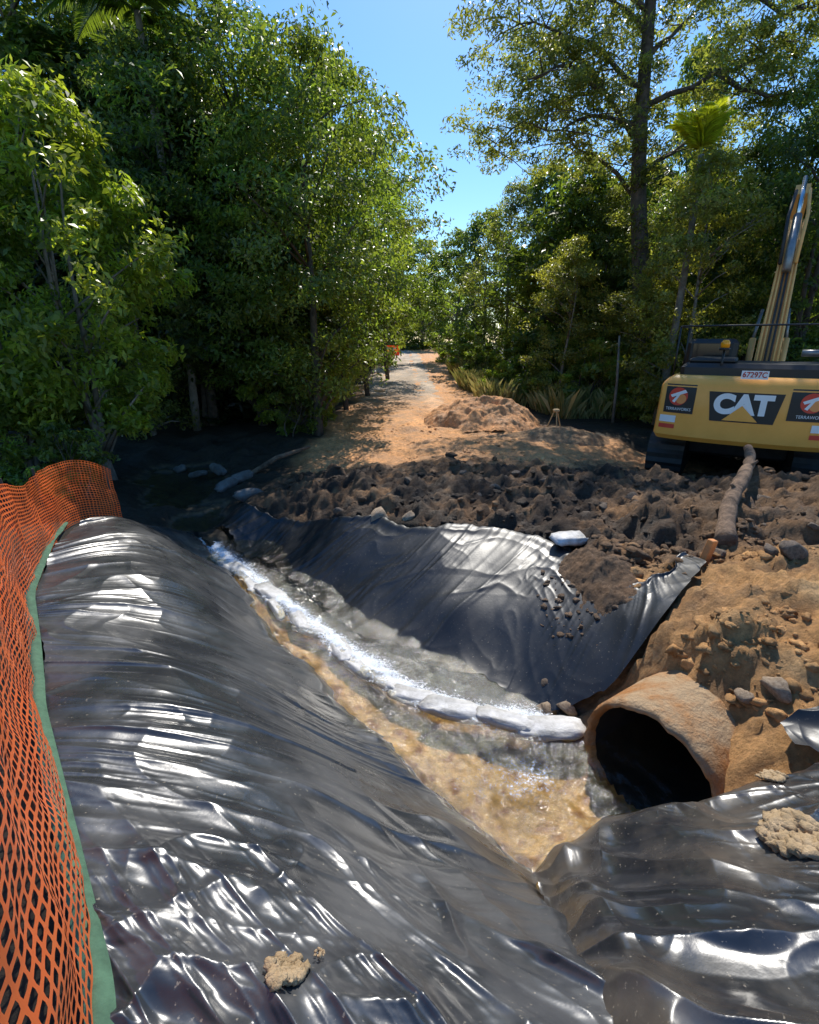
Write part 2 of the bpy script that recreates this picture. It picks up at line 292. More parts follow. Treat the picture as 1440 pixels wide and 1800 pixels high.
nf=noise(nt,40,6,.85,tc.outputs['Object']); ad=N(nt,'ShaderNodeMath',operation='ADD'); nt.links.new(vc.outputs[0],ad.inputs[0]); nt.links.new(nf.outputs[0],ad.inputs[1])
rf=ramp(nt,ad.outputs[0],[(.7,0),(.86,.9)]); nt.links.new(rf.outputs[0],mx2.inputs[0]); nt.links.new(mx.outputs[0],mx2.inputs[1]); nt.links.new(df.outputs[0],mx2.inputs[2]); nt.links.new(mx2.outputs[0],out.inputs[0])
BAGS=[(-2.9,6.3),(-2.56,5.86),(-1.6,4.8),(-.66,3.76),(.05,3.09),(.45,2.93),(.82,2.82),(.98,2.78)]
BP=resample(BAGS,120)
wx=np.arange(-6.5,3.2,.022); wy=np.arange(1.5,10.5,.022); WX,WY=np.meshgrid(wx,wy)
bd=np.full(WX.shape,9.)
for q in BP[::2]: bd=np.minimum(bd,(WX-q[0])**2+(WY-q[1])**2)
bd=np.sqrt(bd)
side=WY-np.interp(WX,BP[:,0],BP[:,1])
foam=.28*np.exp(-(bd/.14)**2)+.15*np.exp(-(bd/.5)**2)*(side>0)+.07*fbm(WX*3,WY*3,50)+.2*np.exp(-(((WX-.75)/.5)**2+((WY-2.4)/.33)**2))
ca,sa=math.cos(-.85),math.sin(-.85); U_=WX*ca+WY*sa; V_=-WX*sa+WY*ca
WZ=.022*fbm(U_*2.6,V_*5,51,4)+.012*np.abs(pn(U_*9,V_*12,53))+.05*np.exp(-(bd/.13)**2)*(.3+np.abs(pn(WX*6,WY*6,52)))+.035*np.exp(-(((WX-.8)/.5)**2+((WY-2.4)/.4)**2))*fbm(WX*5,WY*5,56,3)
prop(obj('water',mesh('water',np.stack([WX,WY,WZ],-1).reshape(-1,3),gridfaces(len(wy),len(wx)),m,True,np.clip(foam,0,1).reshape(-1,1).repeat(3,1))),'shallow creek water rushing over gravel with white foam','water',kind='structure')
# ---------------------------------------------------------------- plastic sheets
SHV=[]
def sheet(name,label,Aa,Bb,ns,nd,seed,mat,amp=1.0,extra=None,lift=.03,near=0,rag=.05,crk=.010,raga=.9,fine=1.0):
    a,b_=param(Aa,Bb,ns); t=np.linspace(0,1,nd)[None,:,None]
    P=a[:,None]*(1-t)+b_[:,None]*t; X=P[...,0].copy(); Y=P[...,1].copy()
    s=np.concatenate([[0],np.cumsum(np.linalg.norm(np.diff((a+b_)/2,axis=0),axis=1))])[:,None]; w=np.linalg.norm(a-b_,axis=1)[:,None]; d=t[...,0]*w; s=s+0*d
    edge=rag*fbm(s*2.2,s*0+seed,seed+3,4); X+=edge*(t[...,0]**3); Y+=edge*(t[...,0]**3)*.6; e2=rag*raga*fbm(s*2.6,s*0+3,seed+5,4)*((1-t[...,0])**3); Y+=e2
    wp=.5*pn(s*.9,d*.5,seed)
    nz=ss(2.1,1.0,s)*near
    def rg(v,k,p=2): return np.maximum(0,1-np.abs(v)*k)**p
    g1=ss(-.3,.35,pn(s*1.1,d*.5,seed+7)); g2=ss(-.15,.4,pn(s*1.4+5,d*.8,seed+8)); g3=ss(-.1,.45,pn(s*1.2+11,d*1.2,seed+9))
    r1=rg(pn(s*1.9+wp*1.6+d*.5,d*.2,seed+1),2.2)*(1-.7*nz)
    r2=rg(pn(s*4.0+wp*2.4+d*.8,d*.25,seed+2),2.8,2.2)*g1*(1-.7*nz)
    r3=rg(pn(s*8.5+wp*4+d*1.3,d*.4,seed+3),2.8,2.2)*(.1+.9*g2)*(1-.7*nz)
    r5=rg(pn(s*15+wp*7+d*2.2,d*.7,seed+13),2.6,2)*(.05+.95*g3)*(1-.6*nz)
    r4=rg(pn(d*2.6+wp*1.6+s*1.0,s*.5,seed+10),2.8,2.2)*nz+.4*rg(pn(d*6.5+wp*3+s*2.2,s*.6,seed+12),3.0,2.2)*nz*(.2+.8*g2)+.16*rg(pn(d*13+wp*5+s*5,s*.9,seed+14),3.0,2.2)*nz*(.1+.9*g1)
    wq=.4*pn(s*1.5,d*1.5,seed+20); wr=.4*pn(s*1.5+9,d*1.5,seed+21)
    lf=np.abs(pn(s*1.1+d*.7+wp,d*1.2-s*.5,seed+11))
    c1=rg(pn(s*1.5+d*1.4+wq*2,d*1.5-s*.9+wr*2,seed+4),2.6,1.4); c2=rg(pn(s*3.2-d*2+wr*3,d*3+s*1.8+wq*3,seed+5),3.0,1.6)*(.15+.85*g3)
    W=.034*r1*(.3+.7*g2)+.018*r2+.009*r3+fine*.0035*r5+crk*(c1+.5*c2)+nz*(.026*c1+.016*c2)+.028*r4+.04*lf*(.1+.9*nz)
    Z=terr(X,Y)+lift+amp*W
    if extra: Z=Z+extra(s,d,t[...,0],X,Y)
    Vs=np.stack([X,Y,Z],-1).reshape(-1,3); SHV.append(Vs)
    o=obj(name,mesh(name,Vs,gridfaces(ns,nd),mat,True)); prop(o,label,'plastic sheet'); return o
sheet('plastic_sheet','long glossy black plastic sheet over the left bank beside the orange mesh',LA,LB,1100,380,60,M['plastic'],1.0,lambda s,d,t,X,Y:-.06*ss(.94,1,t),near=1,crk=.008,raga=.25,rag=.08)
sheet('plastic_sheet','black plastic sheet on the far bank between the sandbags and the dark mud',RA,RB,520,190,80,M['plastic2'],.6,lambda s,d,t,X,Y:.02*np.exp(-((t-.03)/.05)**2),rag=.1,crk=.012,lift=.045)
sheet('plastic_sheet','crumpled black plastic sheet in the near right corner below the pipe',FA,FB,440,380,100,M['plastic3'],1.1,lambda s,d,t,X,Y:.05*np.exp(-((t-.95)/.05)**2)+.07*ss(.0,.16,s)-.035+.05*np.exp(-((s-.17)/.09)**2),near=.9,crk=.016)
hp=[hit(a,b_) for a,b_ in((1368,1290),(1405,1268),(1440,1262),(1382,1340),(1412,1348),(1440,1352))]
ex=Vector((.5,.1,0)); sheet('plastic_sheet','small black plastic flap lying on the clay at the right edge beside the pipe',[(p.x,p.y) for p in (hp[3],hp[4],hp[5],hp[5]+ex)],[(p.x,p.y) for p in (hp[0],hp[1],hp[2],hp[2]+ex)],110,70,120,M['plastic2'],1.2,None,.07,crk=.03)
SHA=np.concatenate(SHV)
def sheetz(x,y,r=.02):
    k=(np.abs(SHA[:,0]-x)<r)&(np.abs(SHA[:,1]-y)<r); return float(SHA[k,2].max()) if k.any() else tz(x,y)+.06
# ---------------------------------------------------------------- rocks, clods, bags
def icos(sub):
    bm=bmesh.new(); bmesh.ops.create_icosphere(bm,subdivisions=sub,radius=1); v=np.array([x.co[:] for x in bm.verts]); f=np.array([[q.index for q in p.verts] for p in bm.faces]); bm.free(); return v,f
IV1,IF1=icos(1); IV2,IF2=icos(2); IV3,IF3=icos(3)
def lump(V,seed,amp=.35,fr=1.1,cuts=6,hm=.5):
    d=1+amp*(pn(V[:,0]*fr+seed,V[:,1]*fr+V[:,2]*.7,seed%40)+.6*pn(V[:,2]*fr*1.7+seed,V[:,0]*fr*1.6,seed%31)+.3*pn(V[:,0]*4+seed,V[:,1]*4+V[:,2]*3,seed%23))
    V=V*d[:,None]; r=np.random.default_rng(seed*11)
    for k in range(cuts):
        nn=r.normal(size=3); nn/=np.linalg.norm(nn); h=hm+.3*r.random(); q=V@nn; V=V-np.maximum(0,q-h)[:,None]*nn*.95
    return V
rockme=[mesh('rock',lump(IV3,i+3),IF3,M['rock'] ,False) for i in range(5)]; prockme=[mesh('rock',lump(IV3,i+13),IF3,M['palerock'],False) for i in range(3)]
def rock(px,py,s,me,label,group=None,sink=.35,name='rock'):
    h=hit(px,py); z=float(gz(np.array([h.x]),np.array([h.y]))[0]); o=obj(name,me,None,(h.x,h.y,max(z,tz(h.x,h.y))+s*(.55-sink))); o.scale=(s,s*random.uniform(.6,1),s*random.uniform(.5,.8)); o.rotation_euler=(random.uniform(-.4,.4),random.uniform(-.4,.4),random.uniform(0,6))
    prop(o,label,'rock',group); return o
rock(965,1252,.1,prockme[0],'pale angular rock at the left of the group beside the pipe mouth'); rock(995,1250,.09,prockme[1],'brown rock behind the pale rocks left of the pipe mouth',None); rock(1000,1280,.085,prockme[2],'pale rock closest to the pipe rim')
rock(960,1208,.07,rockme[0],'small dark rock on the lower edge of the far black sheet'); rock(668,912,.15,prockme[1],'big pale rock on the top edge of the far black sheet'); rock(598,905,.12,rockme[1],'brown rock at the left end of the mud above the black sheet')
rock(718,912,.1,prockme[2],'tan rock right of the big pale rock on the sheet edge')
rock(1385,985,.14,rockme[2],'large brown boulder on the clay bank right of the log',None,.5); rock(1310,1230,.07,prockme[0],'clay coated stone beside the top of the pipe',None,.5); rock(1365,1215,.09,prockme[1],'clay coated boulder on the slope right of the pipe',None,.5)
rock(1430,940,.12,rockme[3],'brown rock at the right edge of the mud above the boulder')
for i in range(26):
    px=random.uniform(520,1120) if i<17 else random.uniform(1080,1430); py=random.uniform(835,905) if i<17 else random.uniform(860,1000)
    rock(px,py,random.uniform(.04,.1),random.choice(rockme),'brown rock half sunk in the churned dark mud','rocks scattered in the dark mud',.45)
nC=10000; r=np.random.default_rng(21); k=r.random(nC)
x=np.where(k<.5,r.uniform(-2.2,7,nC),np.where(k<.85,r.uniform(1.2,4.2,nC),r.uniform(-2,4,nC))); y=np.where(k<.5,r.uniform(3.6,10,nC),np.where(k<.85,r.uniform(1.9,4.4,nC),r.uniform(8.5,17,nC)))
dk,tn,cl=masks(x,y); ins=np.zeros(nC,bool)
for p in polys: ins|=pip(p,x,y)
onsheet=ins&(x>1.15)&(y>3.2)&(y<4.8); ok=(np.maximum(np.maximum(dk,tn),cl)>.5)|onsheet
ok&=~(ins&(r.random(nC)<np.where(onsheet,.6,.98))); ok&=(r.random(nC)<ss(-.5,.4,fbm(x*1.1,y*1.1,61,3)))
cx_=x-PO.x; cy_=y-PO.y; al_=cx_*PD.x+cy_*PD.y; pe=np.abs(-cx_*PD.y+cy_*PD.x); ok&=~((al_>-.6)&(al_<.45)&(pe<.55))
x=x[ok];y=y[ok];ons=onsheet[ok];z=np.where(ons,terr(x,y)+.05,gz(x,y)); dk=dk[ok]; col=gcol(x,y,z); col[ons]=(.2,.13,.08)
V=[];Fc=[];Cc=[];cnt=0
for i in range(len(x)):
    s=.01+.06*r.random()**3.5
    if dk[i]>.5 and r.random()<.13: s*=1.7
    if ons[i]: s=min(s,.04)
    iv_,if_=(IV2,IF2) if s>.03 else (IV1,IF1)
    v=lump(iv_,i,.65,1.6,2,.5)*s*np.array([1,r.uniform(.5,1),r.uniform(.35,.7)]); a=r.uniform(0,6); ca,sa=math.cos(a),math.sin(a); v=np.stack([v[:,0]*ca-v[:,1]*sa,v[:,0]*sa+v[:,1]*ca,v[:,2]],1)
    V.append(v+np.array([x[i],y[i],z[i]-s*.08])); Fc.append(if_+cnt); cnt+=len(v)
    Cc.append(np.repeat((col[i]*r.uniform(.8,1.6))[None],len(v),0))
prop(obj('soil_clods',mesh('soil_clods',np.concatenate(V),np.concatenate(Fc),M['soil'],True,np.concatenate(Cc))),'loose clods of mud and clay lying all over the disturbed ground','soil',kind='stuff')
def bagmesh(seed,rough=.18,dim=(.24,.13,.06)):
    v=IV3.copy(); sg=np.sign(v); v=sg*np.abs(v)**.66
    pin=1-.35*np.abs(v[:,0])**4; v[:,2]*=pin
    v=v*(1+.13*fbm(v[:,0]*1.6+seed,v[:,1]*1.6+v[:,2],seed,3))[:,None]
    v[:,2]+=.2*pn(v[:,0]*2,v[:,1]*2,seed+2)+rough*pn(v[:,0]*5,v[:,1]*5,seed+4)
    return v*np.array(dim)
bagme=[mesh('sandbag',bagmesh(i,.4),IF3,M['bag'],True) for i in range(4)]; dbagme=[mesh('sandbag',bagmesh(i+6),IF3,M['dirtybag'],True) for i in range(3)]
NB=17; ORD=['first','second','third','fourth','fifth','sixth','seventh','eighth','ninth','tenth','eleventh','twelfth','thirteenth','fourteenth','fifteenth','sixteenth','seventeenth']
BQ=resample(BAGS[::-1],NB)
for i in range(NB):
    q=BQ[i]; dd=BQ[min(i+1,NB-1)]-BQ[max(i-1,0)]
    o=obj('sandbag',bagme[i%4],None,(q[0]+random.uniform(-.05,.05),q[1]+random.uniform(-.05,.05),[.012,.035,.025,.005][i] if i<4 else random.uniform(-.02,-.002))); o.rotation_euler=(random.uniform(-.15,.15),random.uniform(-.12,.12),math.atan2(dd[1],dd[0])+random.uniform(-.4,.4)); s=random.uniform(.8,1.0); o.scale=(s*1.1,s*random.uniform(.5,.8),s*.75)
    prop(o,f'white sandbag in the creek row, {ORD[i]} counting from the pipe mouth','sandbag','sandbags in a row along the creek')
o=obj('sandbag',mesh('sandbag',bagmesh(31,.5,(.24,.14,.05)),IF3,M['bag'],True),None,(1.68,4.68,tz(1.68,4.68)+.1)); o.rotation_euler=(.1,.05,.35); o.scale=(.9,.85,1); prop(o,'white sandbag lying alone on the mud at the sheet corner','sandbag')
for i,(px,py,lb) in enumerate([(318,820,'grey sandbag at the far left of the upstream pile'),(350,835,'grey sandbag second from the left of the upstream pile'),(385,826,'pale sandbag on top of the upstream pile'),(400,850,'grey sandbag low in the middle of the upstream pile'),(440,866,'pale sandbag at the right end of the upstream pile'),(425,842,'grey sandbag right of the top bag in the upstream pile')]):
    h=hit(px,py+12); o=obj('sandbag',dbagme[i%3],None,(h.x,h.y,max(.0,float(gz(np.array([h.x]),np.array([h.y]))[0]))+.05+(.08 if 'top' in lb else 0))); o.scale=(random.uniform(.75,1.1),random.uniform(.8,1.1),random.uniform(1.0,1.5)); o.rotation_euler=(random.uniform(-.3,.3),random.uniform(-.35,.35),random.uniform(-1,1)); prop(o,lb,'sandbag','sandbags piled upstream')
def clump(px,py,s,label,seed,fl=.35,nb=22):
    h=hit(px,py,.07); V=[];Fc=[];c=0; r=random.Random(seed)
    for k in range(nb):
        q=lump(IV2,seed+k,.6,1.5)*s*r.uniform(.08,.34)*np.array([1,1,fl]); a=r.uniform(0,6.28); d=s*.85*math.sqrt(r.random()); x,y=h.x+d*math.cos(a),h.y+d*math.sin(a)
        V.append(q+np.array([x,y,sheetz(x,y)+.002])); Fc.append(IF2+c); c+=len(q)
    prop(obj('mud_clump',mesh('mud_clump',np.concatenate(V),np.concatenate(Fc),M['tan'],True)),label,'mud')
clump(505,1720,.055,'tan lump of dried mud on the sheet at the bottom of the picture',5,.5,80); clump(562,1692,.018,'tiny tan mud spot right of the larger lump',6,.8); clump(1395,1490,.12,'sandy clay spill on the crumpled sheet in the near right corner',7,.5,220); clump(1345,1400,.06,'sandy clay patch on the sheet edge below the pipe',8,.5,60)
# ---------------------------------------------------------------- pipe
root=empty('culvert_pipe',PO); root.rotation_euler=(0,0,math.atan2(PD.y,PD.x)); prop(root,'large rust stained concrete culvert pipe pouring into the creek','pipe')
def ring(r,x,nn=96,jit=0,sd=0):
    return [(x+jit*float(fbm(np.array([k*.3]),np.array([sd]),3)[0]),r*(1+.008*float(fbm(np.array([k*.4]),np.array([x*3+sd]),5)[0]))*math.cos(2*math.pi*k/nn),r*(1+.008*float(fbm(np.array([k*.4]),np.array([x*3+sd]),5)[0]))*math.sin(2*math.pi*k/nn)) for k in range(nn)]
PI_=.405
g=G(); g.loft([ring(PI_,.03,jit=.015,sd=.5),ring(PI_+.012,-.02,jit=.02,sd=1.3),ring(PR-.015,-.025,jit=.025,sd=1.3),ring(PR,.02,jit=.02,sd=2.2)]+[ring(PR,a) for a in(.12,.22,.32,.42,.55,.7,.9,1.2,2,4)],False); g.build('pipe_wall',M['concrete'],root,True)
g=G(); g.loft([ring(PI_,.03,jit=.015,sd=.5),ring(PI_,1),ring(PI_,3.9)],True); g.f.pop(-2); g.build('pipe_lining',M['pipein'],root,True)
# ---------------------------------------------------------------- fence
root=empty('safety_fence',(FENCE[2][0],FENCE[2][1],1.1)); prop(root,'orange plastic mesh safety fence along the top of the left bank','fence')
FP=resample(FENCE,400); fl=np.concatenate([[0],np.cumsum(np.linalg.norm(np.diff(FP,axis=0),axis=1))]); FLn=fl[-1]
def fpt(s,h):
    x=np.interp(s,fl,FP[:,0]); y=np.interp(s,fl,FP[:,1]); hh=np.interp(s,[0,2,4,FLn],[.95,.86,.74,.62])
    sag=.045*np.sin(s*2.3)+.04*pn(s*1.3,s*0,3); z=terr(x,y)+.02+h*(hh+sag)
    wob=.035*pn(s*2.2,h*2,4)+.012*pn(s*7,h*5,6); lean=-.03*h+wob
    dx=np.interp(s+.05,fl,FP[:,0])-np.interp(s-.05,fl,FP[:,0]); dy=np.interp(s+.05,fl,FP[:,1])-np.interp(s-.05,fl,FP[:,1]); L=np.sqrt(dx*dx+dy*dy)+1e-6
    return np.stack([x-dy/L*(-lean),y+dx/L*(-lean),z],-1)
cw,nh=.037,25; ncell=int(FLn/cw); si=np.arange(ncell)[:,None]*cw; hi_=(np.arange(nh)[None]/nh); ch=1/nh
out8=[(0,0),(.5,0),(1,0),(1,.5),(1,1),(.5,1),(0,1),(0,.5)]
in8=[(.16,.21),(.5,.17),(.84,.21),(.89,.5),(.84,.79),(.5,.83),(.16,.79),(.11,.5)]
pts=[fpt(si+a*cw,hi_+b_*ch) for a,b_ in out8+in8]; P=np.stack(pts,2).reshape(-1,16,3); base=np.arange(len(P))[:,None,None]*16
q=np.array([[k,(k+1)%8,8+(k+1)%8,8+k] for k in range(8)])[None]; Fq=(base+q).reshape(-1,4)
obj('mesh_net',mesh('mesh_net',P.reshape(-1,3)-np.array(root.location),Fq,M['orange']),root)
for s in (1.2,2.6,4.2,5.4,FLn-.05):
    a=fpt(np.array(s),np.array(-.1)); t_=fpt(np.array(s),np.array(1.06)); off=Vector((-.03,-.01,0)); g=G(); g.tube([Vector(a)-root.location+off,Vector(t_)-root.location+off],.012,6); g.build('post',M['dark'],root)
n_=300; a_=resample(FENCE[:7],n_); tn=np.gradient(a_,axis=0); tn/=np.linalg.norm(tn,axis=1)[:,None]; nr=np.stack([tn[:,1],-tn[:,0]],1)
tt=np.linspace(-.03,.03,9)[None,:]; X=a_[:,0:1]+nr[:,0:1]*tt; Y=a_[:,1:2]+nr[:,1:2]*tt
Z=terr(X,Y)+.075+.02*np.sin(np.linspace(0,math.pi,9))[None]+.006*fbm(X*5,Y*5,70)
prop(obj('geotextile_strip',mesh('geotextile_strip',np.stack([X,Y,Z],-1).reshape(-1,3),gridfaces(n_,9),M['green'],True)),'green geotextile strip between the orange fence and the black sheet','fabric')
# ---------------------------------------------------------------- excavator
EX=empty('excavator',(6.94,10.16,.09),-math.atan2(.55,.83)); EX.scale=(.95,.98,.97); prop(EX,'yellow excavator seen from behind with its boom raised, standing beyond the mud','excavator')
def insz(z): return float(np.interp(z,[.95,1.03,1.9,2.0,2.08],[.06,0,.02,.08,.2]))
def yrear(x,z): return -2.75+.2*abs(x/1.38)**3+insz(z)
g=G(); loops=[]
for z in (.95,.98,1.03,1.5,1.9,1.96,2.02,2.08):
    i=insz(z); l=[]
    for x in np.linspace(-1.38+i,1.38-i,33): l.append((float(x),yrear(float(x),z),z))
    l+=[(1.42-i,-2.42,z),(1.42-i,-1.6,z),(-1.42+i,-1.6,z),(-1.42+i,-2.42,z)]; loops.append(l)
g.loft(loops); cwt=g.build('counterweight',M['yellow'],EX,True)
md=cwt.modifiers.new('e','EDGE_SPLIT'); md.split_angle=math.radians(35)
def panel(name,poly,mat,off=.008,nx=12,parent=cwt):
    (a0,b0,z0),(a1,b1,z1)=poly; V=[]
    for j in range(7):
        t=j/6; z=z0+(z1-z0)*t
        for i in range(nx+1):
            x=(a0+(a1-a0)*t)+((b0+(b1-b0)*t)-(a0+(a1-a0)*t))*i/nx; V.append((x,yrear(x,z)-off,z))
    return obj(name,mesh(name,V,gridfaces(7,nx+1),mat),parent)
def text(name,s,size,x,z,mat,off=.014,bold=.0,sx=1,parent=cwt):
    cu=bpy.data.curves.new('t','FONT'); cu.body=s; cu.size=size; cu.align_x='CENTER'; cu.align_y='CENTER'; cu.offset=bold; cu.extrude=.002
    o=bpy.data.objects.new('t',cu); COL.objects.link(o); dg=bpy.context.evaluated_depsgraph_get(); me=bpy.data.meshes.new_from_object(o.evaluated_get(dg)); bpy.data.objects.remove(o)
    for v in me.vertices:
        X=v.co.x*sx+x; Z=v.co.y+z; v.co=(X,yrear(X,Z)-off-v.co.z,Z)
    me.materials.clear(); me.materials.append(mat); me.name=name; return obj(name,me,parent)
LX=-.06
panel('logo_panel',[(LX-.46,LX+.46,1.35),(LX-.54,LX+.54,1.84)],M['black'])
text('logo_lettering','CAT',.42,LX-.02,1.63,M['white'],.016,.026,1.0)
g=G(); t3=[(LX-.28,1.375),(LX+.24,1.375),(LX-.02,1.63)]; g.add([(x,yrear(x,z)-.04,z) for x,z in t3],[(0,1,2)]); g.build('logo_triangle',M['yellow'],cwt)
for sx in(-1,1):
    a,b_=(-1.29,-.8) if sx<0 else (.56,1.2)
    panel('decal',[(a,b_,1.43),(a,b_,1.93)],M['black'])
    cxp=(a+b_)/2-.03
    for nm,r_,mt,dx,dz,of in(('emblem',.155,M['red'],0,0,.012),('emblem_swoosh',.085,M['decal_orange'],.05,-.04,.016)):
        g=G(); pv=[(cxp+dx+r_*math.cos(k*math.pi/16),1.72+dz+r_*math.sin(k*math.pi/16)) for k in range(32)]; g.add([(x,yrear(x,z)-of,z) for x,z in pv],[tuple(range(32))]); g.build(nm,mt,cwt)
    g=G()
    for pl in([(-.13,.02),(.1,.12),(.14,.075),(-.1,-.02)],[(-.0,.05),(.05,.07),(-.045,-.11),(-.09,-.09)]): g.add([(cxp+x,yrear(cxp+x,1.72+z)-.021,1.72+z) for x,z in pl],[(3,2,1,0)])
    g.build('emblem_letter',M['white'],cwt)
    text('decal_lettering','TERRAWORKS',.07,(a+b_)/2,1.5,M['white'],.013,0,.9)
    xa=-1.33 if sx<0 else .92
    panel('warning_label',[(xa,xa+.27,1.26),(xa,xa+.27,1.38)],M['white']); panel('reflector',[(xa-.0,xa+.27,1.15),(xa,xa+.27,1.225)],M['red'])
g=G(); g.box(-.19,.19,-2.73,-2.715,2.06,2.19); pl=g.build('number_plate',M['white'],EX); tx=text('plate_lettering','67297C',.12,0,2.125,M['red'],0,.002,.9,pl)
for v in tx.data.vertices: v.co.y=-2.735
g=G(); g.box(-1.36,1.36,-1.6,1.6,1.0,1.25,.03); g.box(.45,1.36,-1.55,1.5,1.25,2.0,.06); g.box(-1.36,-.3,-1.55,.0,1.25,2.0,.06); g.build('body',M['yellow'],EX)
g=G(); g.box(-1.15,1.2,-2.35,-.35,2.0,2.28,.07); g.box(-1.05,-.3,-2.2,-.7,2.28,2.36,.03); g.build('engine_hood',M['black'],EX)
g=G(); g.tube([(.6,-2.0,2.46),(.98,-2.0,2.46)],.055,14); g.tube([(.9,-2.0,2.46),(.9,-2.0,2.25)],.04,10); g.build('exhaust_muffler',M['grey'],EX,True)
g=G(); g.tube([(-.52,-2.3,2.08),(-.52,-2.3,2.5)],.02,8); g.tube([(-.52,-2.3,2.5),(-.52,-2.3,2.54)],.085,14); bb=g.build('beacon',M['black'],EX,True)
g=G(); g.tube([(-.52,-2.3,2.54),(-.52,-2.3,2.63),(-.52,-2.3,2.67)],[.07,.07,.04],14); g.build('beacon_lens',M['amber'],bb,True)
g=G(); zr=2.9
g.tube([(-1.28,-.4,zr),(-1.28,-2.1,zr),(-1.2,-2.25,zr),(1.2,-2.25,zr),(1.28,-2.1,zr),(1.28,-.4,zr)],.016,7)
for x,y in((-1.28,-2.1),(1.28,-2.1),(-1.28,-.5),(1.28,-.5)): g.tube([(x,y,2.0),(x,y,zr)],.016,7)
g.build('handrail',M['black'],EX,True)
g=G(); g.box(-1.34,-.36,.1,1.85,1.2,2.7,.09); cab=g.build('cab',M['black'],EX); g=G(); g.box(-1.2,-.5,.085,.1,1.95,2.6); g.box(-1.355,-1.34,.3,1.6,1.7,2.6); g.box(-1.25,-.45,1.85,1.86,1.5,2.6); g.build('window',M['glass'],cab)
def beam(path,ws,hts,name,mat,x,parent):
    g=G(); lp=[]
    for i,(y,z) in enumerate(path):
        a=path[max(0,i-1)]; b_=path[min(len(path)-1,i+1)]; d=Vector((b_[0]-a[0],b_[1]-a[1])).normalized(); nn=Vector((-d.y,d.x))*hts[i]/2; c=ws[i]/2
        lp.append([(x-c,y+nn.x,z+nn.y),(x+c,y+nn.x,z+nn.y),(x+c,y-nn.x,z-nn.y),(x-c,y-nn.x,z-nn.y)])
    g.loft(lp); return g.build(name,mat,parent)
bx=.2
boom=beam([(.5,1.7),(1.0,2.7),(1.5,3.7),(1.95,4.4),(2.7,5.0),(3.6,5.4)],[.46,.42,.36,.29,.26,.24],[.4,.62,.7,.72,.5,.35],'boom',M['boomyellow'],bx,EX)
for k in(-.2,-.12,-.04,.05,.13,.21):
    g=G(); g.tube([(bx+k*.9,.3,1.9),(bx+k*.9,.62,2.75),(bx+k*.8,1.1,3.85),(bx+k*.7,1.55,4.6),(bx+k*.7,2.1,5.15)],.022,7); g.build('hydraulic_line',M['boomyellow'] if abs(k)>.06 else M['dark'],boom,True)
g=G(); g.tube([(bx,1.05,4.05),(bx,1.85,5.2)],.08,14); cyl=g.build('stick_cylinder',M['grey'],EX,True)
for sx in(-1,1): g=G(); g.tube([(bx+sx*.14,1.2,4.2),(bx+sx*.17,1.75,5.2),(bx+sx*.12,2.2,5.75)],.035,8); g.build('hose',M['dark'] if sx<0 else M['boomyellow'],cyl,True)
g=G(); g.tube([(bx,1.85,5.2),(bx,2.5,6.05)],.05,12); g.build('cylinder_rod',M['chrome'],cyl,True)
for dx in(-.32,.32):
    g=G(); g.tube([(bx+dx,1.15,1.5),(bx+dx,1.75,2.7)],.07,12); c2=g.build('boom_cylinder',M['boomyellow'],EX,True); g=G(); g.tube([(bx+dx,1.75,2.7),(bx+dx*.8,2.1,3.35)],.035,10); g.build('cylinder_rod',M['grey'],c2,True)
stick=beam([(2.6,5.85),(3.5,5.3),(4.6,3.2),(5.0,2.2)],[.28]*4,[.25,.55,.4,.25],'stick',M['boomyellow'],bx,EX)
g=G(); pr=[(4.9,2.3),(5.3,1.9),(5.4,1.3),(5.0,.8),(4.4,.75),(4.2,1.0),(4.75,1.2),(4.85,1.7)]; g.loft([[(bx-.5,y,z) for y,z in pr],[(bx+.5,y,z) for y,z in pr]]); g.build('bucket',M['dark'],EX)
for sx in(-1,1):
    prof=[(1.55+(.43+(.03 if k%2 else 0))*math.cos(-math.pi/2+math.pi*k/16),.46+(.43+(.03 if k%2 else 0))*math.sin(-math.pi/2+math.pi*k/16)) for k in range(17)]
    prof+=[(1.5-3*k/29,.89+(.03 if k%2 else 0)) for k in range(30)]
    prof+=[(-1.55+(.43+(.03 if k%2 else 0))*math.cos(math.pi/2+math.pi*k/16),.46+(.43+(.03 if k%2 else 0))*math.sin(math.pi/2+math.pi*k/16)) for k in range(17)]
    prof+=[(-1.5+3*k/29,.03-(.03 if k%2 else 0)) for k in range(30)]
    g=G(); x0=sx*1.2-.33; g.loft([[(x0,y,z) for y,z in prof],[(x0+.66,y,z) for y,z in prof]]); tk=g.build('track',M['dark'],EX)
    xo=x0-.02 if sx<0 else x0+.66
    for y in(-1.5,1.5,-.8,-.3,.3,.8): g=G(); g.tube([(xo,y,.46 if abs(y)>1 else .25),(xo+.02,y,.46 if abs(y)>1 else .25)],.3 if abs(y)>1 else .14,18); g.build('track_wheel',M['yellow'],tk)
g=G(); g.box(-.9,.9,-.9,.9,.4,.95,.05); g.build('undercarriage',M['dark'],EX)
